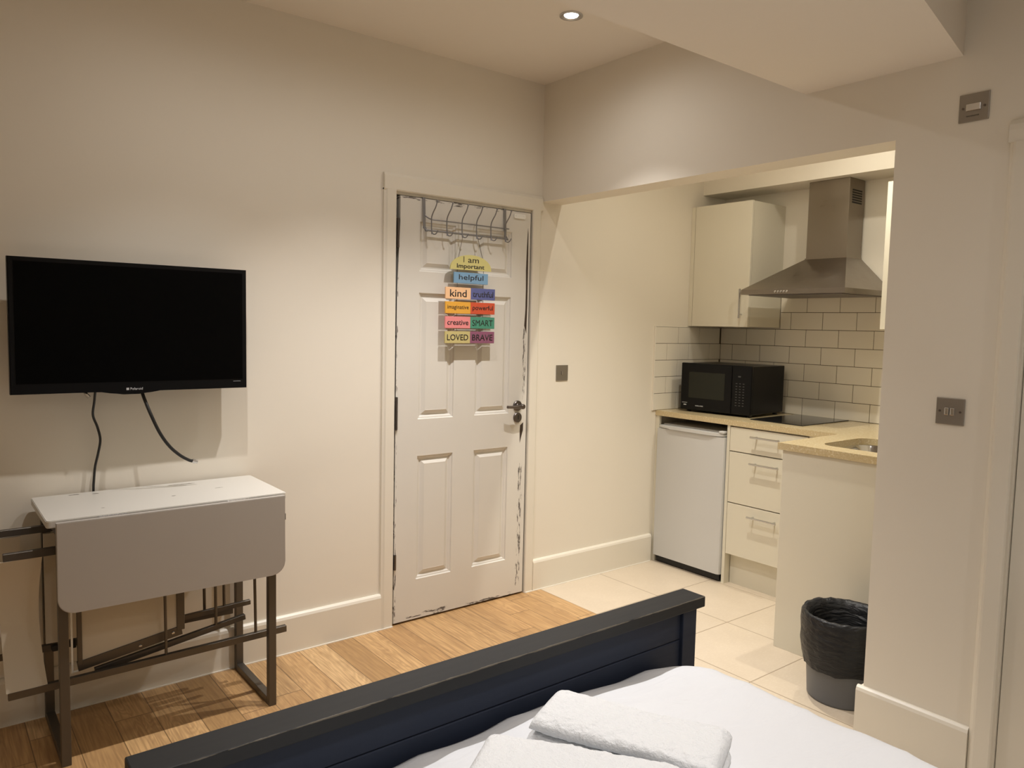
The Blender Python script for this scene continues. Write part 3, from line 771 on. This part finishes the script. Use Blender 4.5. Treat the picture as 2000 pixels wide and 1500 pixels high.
def towel(P0, ang, L, Wd, H, seed, layers=2, tiltx=0.0, tilty=0.0):
    """folded towel: P0 = far left corner, length along u, width along v, stacked folds with rounded left end"""
    u = Vector((math.cos(ang), math.sin(ang), 0)); v = Vector((-math.sin(ang), math.cos(ang), 0)) * -1
    if v.y > 0: v = -v
    v = Vector((u.y, -u.x, 0))
    bm = nb()
    for l in range(layers):
        h = H / layers; z0 = P0[2] + l * h * .98
        nL, nW, nS = 110, 52, 18
        ins = -.012 * (layers - 1 - l)
        ring_rows = []
        for i in range(nL + 1):
            s = i / nL; row = []
            e = min(s, 1 - s); k = min(1, e / .055); hh = h * (.30 + .70 * math.sqrt(max(0, 1 - (1 - k) ** 2)))
            for a in range(nS * 2 + nW * 2):
                # superellipse section
                ph = 2 * PI * a / (nS * 2 + nW * 2)
                c, sn = math.cos(ph), math.sin(ph)
                ex = .42
                cx = (abs(c) ** ex) * (1 if c >= 0 else -1); sz = (abs(sn) ** .75) * (1 if sn >= 0 else -1)
                p = Vector((P0[0], P0[1], 0)) + u * (ins + s * (L - ins)) + v * (Wd / 2 + cx * (Wd / 2)) * 1.0
                z = z0 + hh / 2 + sz * hh / 2 + (h - hh) * .3
                n_ = noise.noise(Vector((p.x * 9 + seed, p.y * 9, z * 9))) * .007 + noise.noise(Vector((p.x * 60, p.y * 60 + seed, z * 60))) * .0022 + noise.noise(Vector((p.x * 130, p.y * 130 + seed, z * 130))) * .0016
                z += n_ + tiltx * s * L + tilty * (cx * .5 + .5) * Wd
                # the top drops gently towards the far end
                row.append(bm.verts.new((p.x + u.x * n_, p.y + u.y * n_, z)))
            ring_rows.append(row)
        n = len(ring_rows[0])
        for a, c in zip(ring_rows, ring_rows[1:]):
            for k2 in range(n): bm.faces.new((a[k2], a[(k2 + 1) % n], c[(k2 + 1) % n], c[k2]))
        bm.faces.new(ring_rows[0][::-1]); bm.faces.new(ring_rows[-1])
    return bm
def towel_obj(label, *a, **k):
    o = obj('towel', towel(*a, **k), m_towel, smooth=3.0); tag(o, label, 'towel', 'folded towels on the bed'); return o
towel_obj('folded white towel on the bed, the one further from the camera', (1.120, -1.795, .514), math.atan2(-.33, .165), .385, .155, .080, 3.0)
towel_obj('folded white towel on the bed, the one cut by the bottom of the photo', (.882, -1.858, .514), math.atan2(-.290, .215), .385, .20, .086, 11.0)

# ------------------------------------------------------------------ kitchen: worktop with sink cutout
WZ0, WZ1 = .884, .914
WX = 3.484
def loop_edges(bm, pts, z):
    vs = [bm.verts.new((p[0], p[1], z)) for p in pts]
    return vs, [bm.edges.new((vs[i], vs[(i + 1) % len(vs)])) for i in range(len(vs))]
outer = [(WX, -.001), (KX - .010, -.001), (KX - .010, KY + .001), (2.972, KY + .001), (2.972, -1.150), (WX, -1.150)]
SX0, SX1, SY0, SY1 = 3.085, 3.480, -1.74, -1.275
inner = rounded(SX0, SX1, SY0, SY1, .07, 7)
b = nb(); v1, e1 = loop_edges(b, outer, WZ1); v2, e2 = loop_edges(b, inner, WZ1)
bmesh.ops.triangle_fill(b, use_beauty=True, use_dissolve=False, edges=e1 + e2)
top = b.faces[:]
g = bmesh.ops.extrude_face_region(b, geom=top)
for v in g['geom']:
    if isinstance(v, bmesh.types.BMVert): v.co.z = WZ0
wt = obj('worktop', b, m_work); tag(wt, 'speckled cream L-shaped worktop with a cut-out for the sink', 'worktop')
sk = thing('kitchen_sink', ((SX0 + SX1) / 2, (SY0 + SY1) / 2, .74), 'stainless steel sink bowl set under the worktop beside the pillar', 'sink')
b = nb(); rows2 = []
for (d, z) in ((-.006, .8835), (-.004, .8825), (.002, .86), (.010, .78), (.030, .752), (.08, .745)):
    rows2.append([b.verts.new((p[0], p[1], z)) for p in rounded(SX0 + d, SX1 - d, SY0 + d, SY1 - d, max(.07 - d * .5, .03), 7)])
for a, c in zip(rows2, rows2[1:]):
    for k in range(len(a)): b.faces.new((a[k], a[(k + 1) % len(a)], c[(k + 1) % len(a)], c[k]))
b.faces.new(rows2[-1]); obj('bowl', b, m_chrome, sk, smooth=.8)
b = nb(); capped(b, [(.035, .7455), (.035, .749), (.02, .7485)], ((SX0 + SX1) / 2, (SY0 + SY1) / 2, 0), 24); obj('waste', b, m_steel, sk)

# hob
hb = thing('hob', (3.82, -.725, WZ1), 'black glass two zone hob set in the worktop beside the microwave', 'hob')
obj('glass', bx(3.590, 4.055, -.897, -.583, WZ1, WZ1 + .005, .0015), m_hob, hb)

# base drawer unit
dx0, dy0, dy1 = 3.490, -.990, -.532
du = thing('drawer_unit', (3.78, -.76, 0), 'cream kitchen base unit with three drawers right of the fridge', 'cabinet')
obj('carcass', bx(3.512, KX - .01, -.988, -.534, .17, WZ0 - .002), m_carc, du)
obj('plinth', bx(3.538, 3.556, -1.17, -.534, 0, .168), m_cab, du)
for z0, z1, hz in ((.746, .876, .838), (.463, .741, .695), (.174, .458, .408)):
    d = obj('drawer', bx(3.490, 3.510, dy0, dy1, z0, z1, .0015), m_cab, du)
    h = nb(); hy0, hy1 = -.850, -.677
    tube(h, [(3.460, hy0, hz), (3.460, hy1, hz)], .0058, 12)
    for y in (hy0 + .022, hy1 - .022): tube(h, [(3.460, y, hz), (3.490, y, hz)], .0042, 10)
    obj('handle', h, m_chrome, d, smooth=.8)
obj('filler', bx(3.496, 3.510, -1.168, -.993, .17, WZ0 - .002), m_cab, du)
ep = obj('end_panel', bx(3.490, KX - .01, -.530, -.512, 0, WZ0 - .001), m_cab); tag(ep, 'narrow upright cream panel between fridge and drawers', 'panel')
# peninsula sink unit
pn = thing('sink_cabinet', (3.2, -1.55, 0), 'sink base unit whose plain cream side faces the bed', 'cabinet')
obj('end_panel', bx(2.980, 2.998, KY + .002, -1.172, 0, WZ0 - .001, .001), m_cab, pn)
obj('carcass', bx(2.998, 3.488, KY + .004, -1.176, .16, .72), m_carc, pn)
obj('door', bx(3.00, 3.486, -1.176, -1.160, .17, WZ0 - .004, .0015), m_cab, pn)

# fridge
FX, FY0, FY1 = 3.472, -.505, -.030
fg = thing('fridge', (3.75, -.27, 0), 'white under-counter fridge standing beneath the worktop by the wall', 'fridge')
obj('cabinet', bx(FX + .052, 4.04, FY0 + .004, FY1 - .004, .03, .838, .003), m_white, fg)
b = nb(); prism(b, [(FX + .048, FY1), (FX + .002, FY1), (FX, FY1 - .004), (FX, FY0 + .016), (FX + .006, FY0 + .004), (FX + .018, FY0), (FX + .048, FY0)], 'z', .045, .812)
fd = obj('door', b, m_white, fg, smooth=.6)
b = nb(); prism(b, [(FX + .048, FY1 - .004), (FX + .008, FY1 - .01), (FX - .004, FY1 - .045), (FX - .012, FY1 - .10), (FX - .012, FY0 + .10), (FX - .002, FY0 + .04), (FX + .004, FY0 + .006), (FX + .048, FY0 + .002)], 'z', .815, .832)
bmesh.ops.bevel(b, geom=[e for e in b.edges if abs(e.verts[0].co.z - e.verts[1].co.z) < 1e-5], offset=.004, segments=2, affect='EDGES')
obj('handle', b, m_white, fd, smooth=.6)
obj('hinge_cap', bx(FX - .002, FX + .04, FY0 + .002, FY0 + .035, .8325, .846, .003), m_white, fg)
obj('toe_kick', bx(FX + .022, FX + .06, FY0 + .01, FY1 - .01, .006, .044), m_blackm, fg)
for y in (FY0 + .04, FY1 - .04):
    b = nb(); capped(b, [(.016, 0), (.016, .03)], (FX + .10, y, 0), 16); obj('foot', b, m_blackm, fg)
obj('side_filler', bx(3.490, 3.508, -.028, -.001, 0, WZ0 - .001), m_cab, thing('wall_filler', (3.5, -.015, 0), 'thin cream filler strip between fridge and door wall', 'panel')).name = 'strip'

# microwave, turned slightly towards the room
mw = thing('microwave', (3.80, -.315, WZ1), 'black microwave oven standing on the worktop in the corner', 'microwave')
mwbits = []
MA = Vector((3.600, -.090, 0)); MB_ = Vector((3.640, -.548, 0))
ux = (MB_ - MA).normalized(); MWW = (MB_ - MA).length; uy = Vector((-ux.y, ux.x, 0))
if uy.x < 0: uy = -uy
MZ0, MZ1, MD = .926, 1.203, .375
def mwpart(name, bm, mat, parent=mw, smooth=None):
    for v in bm.verts:
        p = MA + ux * v.co.x + uy * v.co.y; v.co = Vector((p.x, p.y, v.co.z))
    return obj(name, bm, mat, parent, smooth=smooth)
mwpart('casing', bx(.002, MWW - .002, .020, MD, MZ0 + .002, MZ1 - .003, .004), m_black)
b = bx(0, MWW * .735, 0, .020, MZ0, MZ1, .005); md = mwpart('door', b, m_black)
mwpart('window', bx(.055, MWW * .735 - .045, -.0012, .004, MZ0 + .072, MZ1 - .052, .0006), m_glass, md)
mwpart('lettering', text_bm('RUSSELL HOBBS', .006, (.105, -.0004, MZ0 + .024), (1, 0, 0), (0, 0, 1), .052, .0006, .02), m_print, md)
b = bx(.012, .048, -.0008, 0, MZ0 + .040, MZ0 + .0425); box(b, .024, .042, -.0008, 0, MZ0 + .026, MZ0 + .032); mwpart('badge', b, m_print, md)
cp = mwpart('control_panel', bx(MWW * .738, MWW, 0, .020, MZ0, MZ1, .005), m_black)
m_key = simple('key_print', (.07, .07, .07), .5)
b = nb()
for r in range(9):
    for c in range(3):
        box(b, MWW * .79 + c * .022, MWW * .79 + c * .022 + .010, -.0009, 0, MZ0 + .050 + r * .0155, MZ0 + .0535 + r * .0155)
mwpart('keypad', b, m_key, cp)
mwpart('display', bx(MWW * .82, MWW * .82 + .016, -.0009, 0, MZ1 - .065, MZ1 - .058), m_key, cp)
for (x, y) in ((.03, .05), (MWW - .03, .05), (.03, MD - .04), (MWW - .03, MD - .04)):
    b = nb(); capped(b, [(.014, WZ1), (.012, MZ0 + .003)], (x, y, 0), 14); mwpart('foot', b, m_blackm)

# wall units
def wall_unit(y0, y1, label, hy, fill=0.0):
    w = thing('wall_cabinet', (3.9, (y0 + y1) / 2, 1.420), label, 'cabinet')
    obj('carcass', bx(3.770, KX - .001, y0 + .001, y1 - .001, 1.422, 2.135), m_cab, w)
    d = obj('door', bx(3.750, 3.768, y0, y1, 1.420, 2.137, .0015), m_cab, w)
    h = nb(); tube(h, [(3.722, hy, 1.470), (3.722, hy, 1.637)], .0058, 12)
    for z in (1.492, 1.615): tube(h, [(3.722, hy, z), (3.750, hy, z)], .0042, 10)
    obj('handle', h, m_chrome, d, smooth=.8)
    return w
wu = wall_unit(-.428, -.032, 'cream wall cabinet left of the cooker hood above the microwave', -.386)
obj('filler', bx(3.752, 3.770, -.029, -.001, 1.420, 2.137), m_cab, wu)
wall_unit(-1.685, -1.187, 'cream wall cabinet right of the cooker hood, mostly hidden by the pillar', -1.232)

# cooker hood
hd = thing('cooker_hood', (3.83, -.785, 1.59), 'stainless steel pyramid chimney cooker hood between the wall cabinets', 'cooker hood')
HY0, HY1, HXF = -1.084, -.488, 3.590
CY0, CY1, CXF = -.905, -.672, 3.915
b = nb()
def ring(xf, ya, yb, z): return [b.verts.new(p) for p in ((xf, yb, z), (xf, ya, z), (KX - .012, ya, z), (KX - .012, yb, z))]
rs = [ring(HXF, HY0, HY1, 1.596), ring(HXF, HY0, HY1, 1.622), ring(HXF + .004, HY0 + .002, HY1 - .002, 1.624), ring(CXF - .004, CY0 - .004, CY1 + .004, 1.800), ring(CXF - .004, CY0 - .004, CY1 + .004, 1.806)]
for a, c in zip(rs, rs[1:]):
    for k in range(4): b.faces.new((a[k], a[(k + 1) % 4], c[(k + 1) % 4], c[k]))
b.faces.new(rs[-1]); b.faces.new(rs[0][::-1])
can = obj('canopy', b, m_steel, hd)
ch = obj('chimney', bx(CXF, KX - .012, CY0, CY1, 1.806, 2.221, .001), m_steel, hd)
b = nb()
for i in range(6): box(b, 3.945, 4.045, CY0 - .0012, CY0 + .001, 2.090 + i * .013, 2.098 + i * .013)
obj('vent', b, m_blackm, ch)
for i in range(5):
    b = nb(); capped(b, [(.0055, 0), (.0055, -.003), (.003, -.004)], (HXF, -.700 - i * .017, 1.609), 14, 'x'); obj('button', b, m_chrome, can)
b = bx(HXF + .03, KX - .05, HY0 + .03, HY1 - .03, 1.592, 1.5965); obj('filter', b, m_dkmetal, hd)

# ------------------------------------------------------------------ wall tiling (grout bed plus glazed tiles)
G = .0026
b = nb()
box(b, 3.452, KX - .0005, -.0060, -.0002, WZ1 + .0005, 1.412); box(b, KX - .0060, KX - .0002, KY, -.0002, WZ1 + .0005, 1.412); box(b, KX - .0060, KX - .0002, -1.187, -.429, 1.412, 1.612)
tb = obj('trim_6', b, m_grout); tb['kind'] = 'structure'
b = nb()
for r in range(5):
    z0 = WZ1 + r * .0996; off = .0 if r % 2 == 0 else .1
    # side wall : joints counted from the left tile edge
    xs = [3.454]; x = 3.658 - (.1 if r % 2 else 0)
    while x < KX - .01: xs.append(x); x += .2035
    xs.append(KX - .006)
    for xa, xb in zip(xs, xs[1:]):
        if xb - xa > .012: box(b, xa + G / 2, xb - G / 2, -.0085, -.004, z0 + G / 2, z0 + .0996 - G / 2, .0012, 1)
def back_row(z0, y_start, y_end, off):
    ys = [y_start]; y = -off
    while y > y_end + .006:
        if y < y_start - .012: ys.append(y)
        y -= .2
    ys.append(y_end)
    for ya, yb in zip(ys, ys[1:]): box(b, KX - .0085, KX - .004, yb + G / 2, ya - G / 2, z0 + G / 2, z0 + .0996 - G / 2, .0012, 1)
for r in range(5): back_row(WZ1 + r * .0996, -.009, KY, .2 if r % 2 == 0 else .1)
back_row(WZ1 + 5 * .0996, -.430, -1.186, .1); back_row(WZ1 + 6 * .0996, -.430, -1.186, .2)
tl = obj('wall_tiles', b, m_tile, tb)
b = bx(3.446, 3.4535, -.0095, -.0002, WZ1, 1.4155); box(b, 3.4535, KX, -.0095, -.0002, 1.4122, 1.4155); tg = obj('tile_edging', b, m_caulk, tb)

# ------------------------------------------------------------------ waste bin with liner
BX, BY = 2.782, -1.594
bn = thing('waste_bin', (BX, BY, 0), 'grey plastic waste bin with a black liner standing beside the pillar', 'bin')
b = nb(); rings = lathe(b, [(.100, .003), (.120, .0), (.1235, .004), (.1235, .010), (.143, .318), (.147, .322), (.147, .326), (.141, .326), (.139, .318), (.119, .012)], (BX, BY, 0), 56)
b.faces.new(rings[0][::-1]); b.faces.new(rings[-1]); obj('body', b, m_bin, bn, smooth=.9)
b = nb(); rings = []; n = 96
prof = [(.0, .055), (.088, .058), (.102, .10), (.116, .22), (.126, .300), (.140, .330), (.149, .333), (.1525, .325), (.1520, .29), (.1490, .25), (.1460, .21), (.1415, .160), (.1372, .125)]
for i, (r, z) in enumerate(prof):
    ring_ = []
    for k in range(n):
        a = 2 * PI * k / n; s = i / (len(prof) - 1)
        pl = noise.noise(Vector((math.cos(a) * 4 + z * 9, math.sin(a) * 4, z * 14))) * .0075 + noise.noise(Vector((math.cos(a) * 14, math.sin(a) * 14 + z * 12, z * 30))) * .0035
        if i <= 4: pl *= .5
        if i >= 6: pl = abs(pl) * 1.1 + .001 + .008 * max(0, math.cos(a - 2.6)) * math.exp(-((z - .22) / .05) ** 2)
        zz = z + (noise.noise(Vector((math.cos(a) * 2.2, math.sin(a) * 2.2, 5))) * .007 if i >= 12 else 0) + (noise.noise(Vector((math.cos(a) * 5, math.sin(a) * 5, 9))) * .006 if 4 <= i <= 8 else 0)
        ring_.append(b.verts.new((BX + (r + (pl if i > 0 else 0)) * math.cos(a), BY + (r + (pl if i > 0 else 0)) * math.sin(a), zz)))
    rings.append(ring_)
for p_, q_ in zip(rings, rings[1:]):
    for k in range(n): b.faces.new((p_[k], p_[(k + 1) % n], q_[(k + 1) % n], q_[k]))
bmesh.ops.remove_doubles(b, verts=b.verts[:], dist=1e-4)
obj('liner', b, m_bag, bn, smooth=3.0)
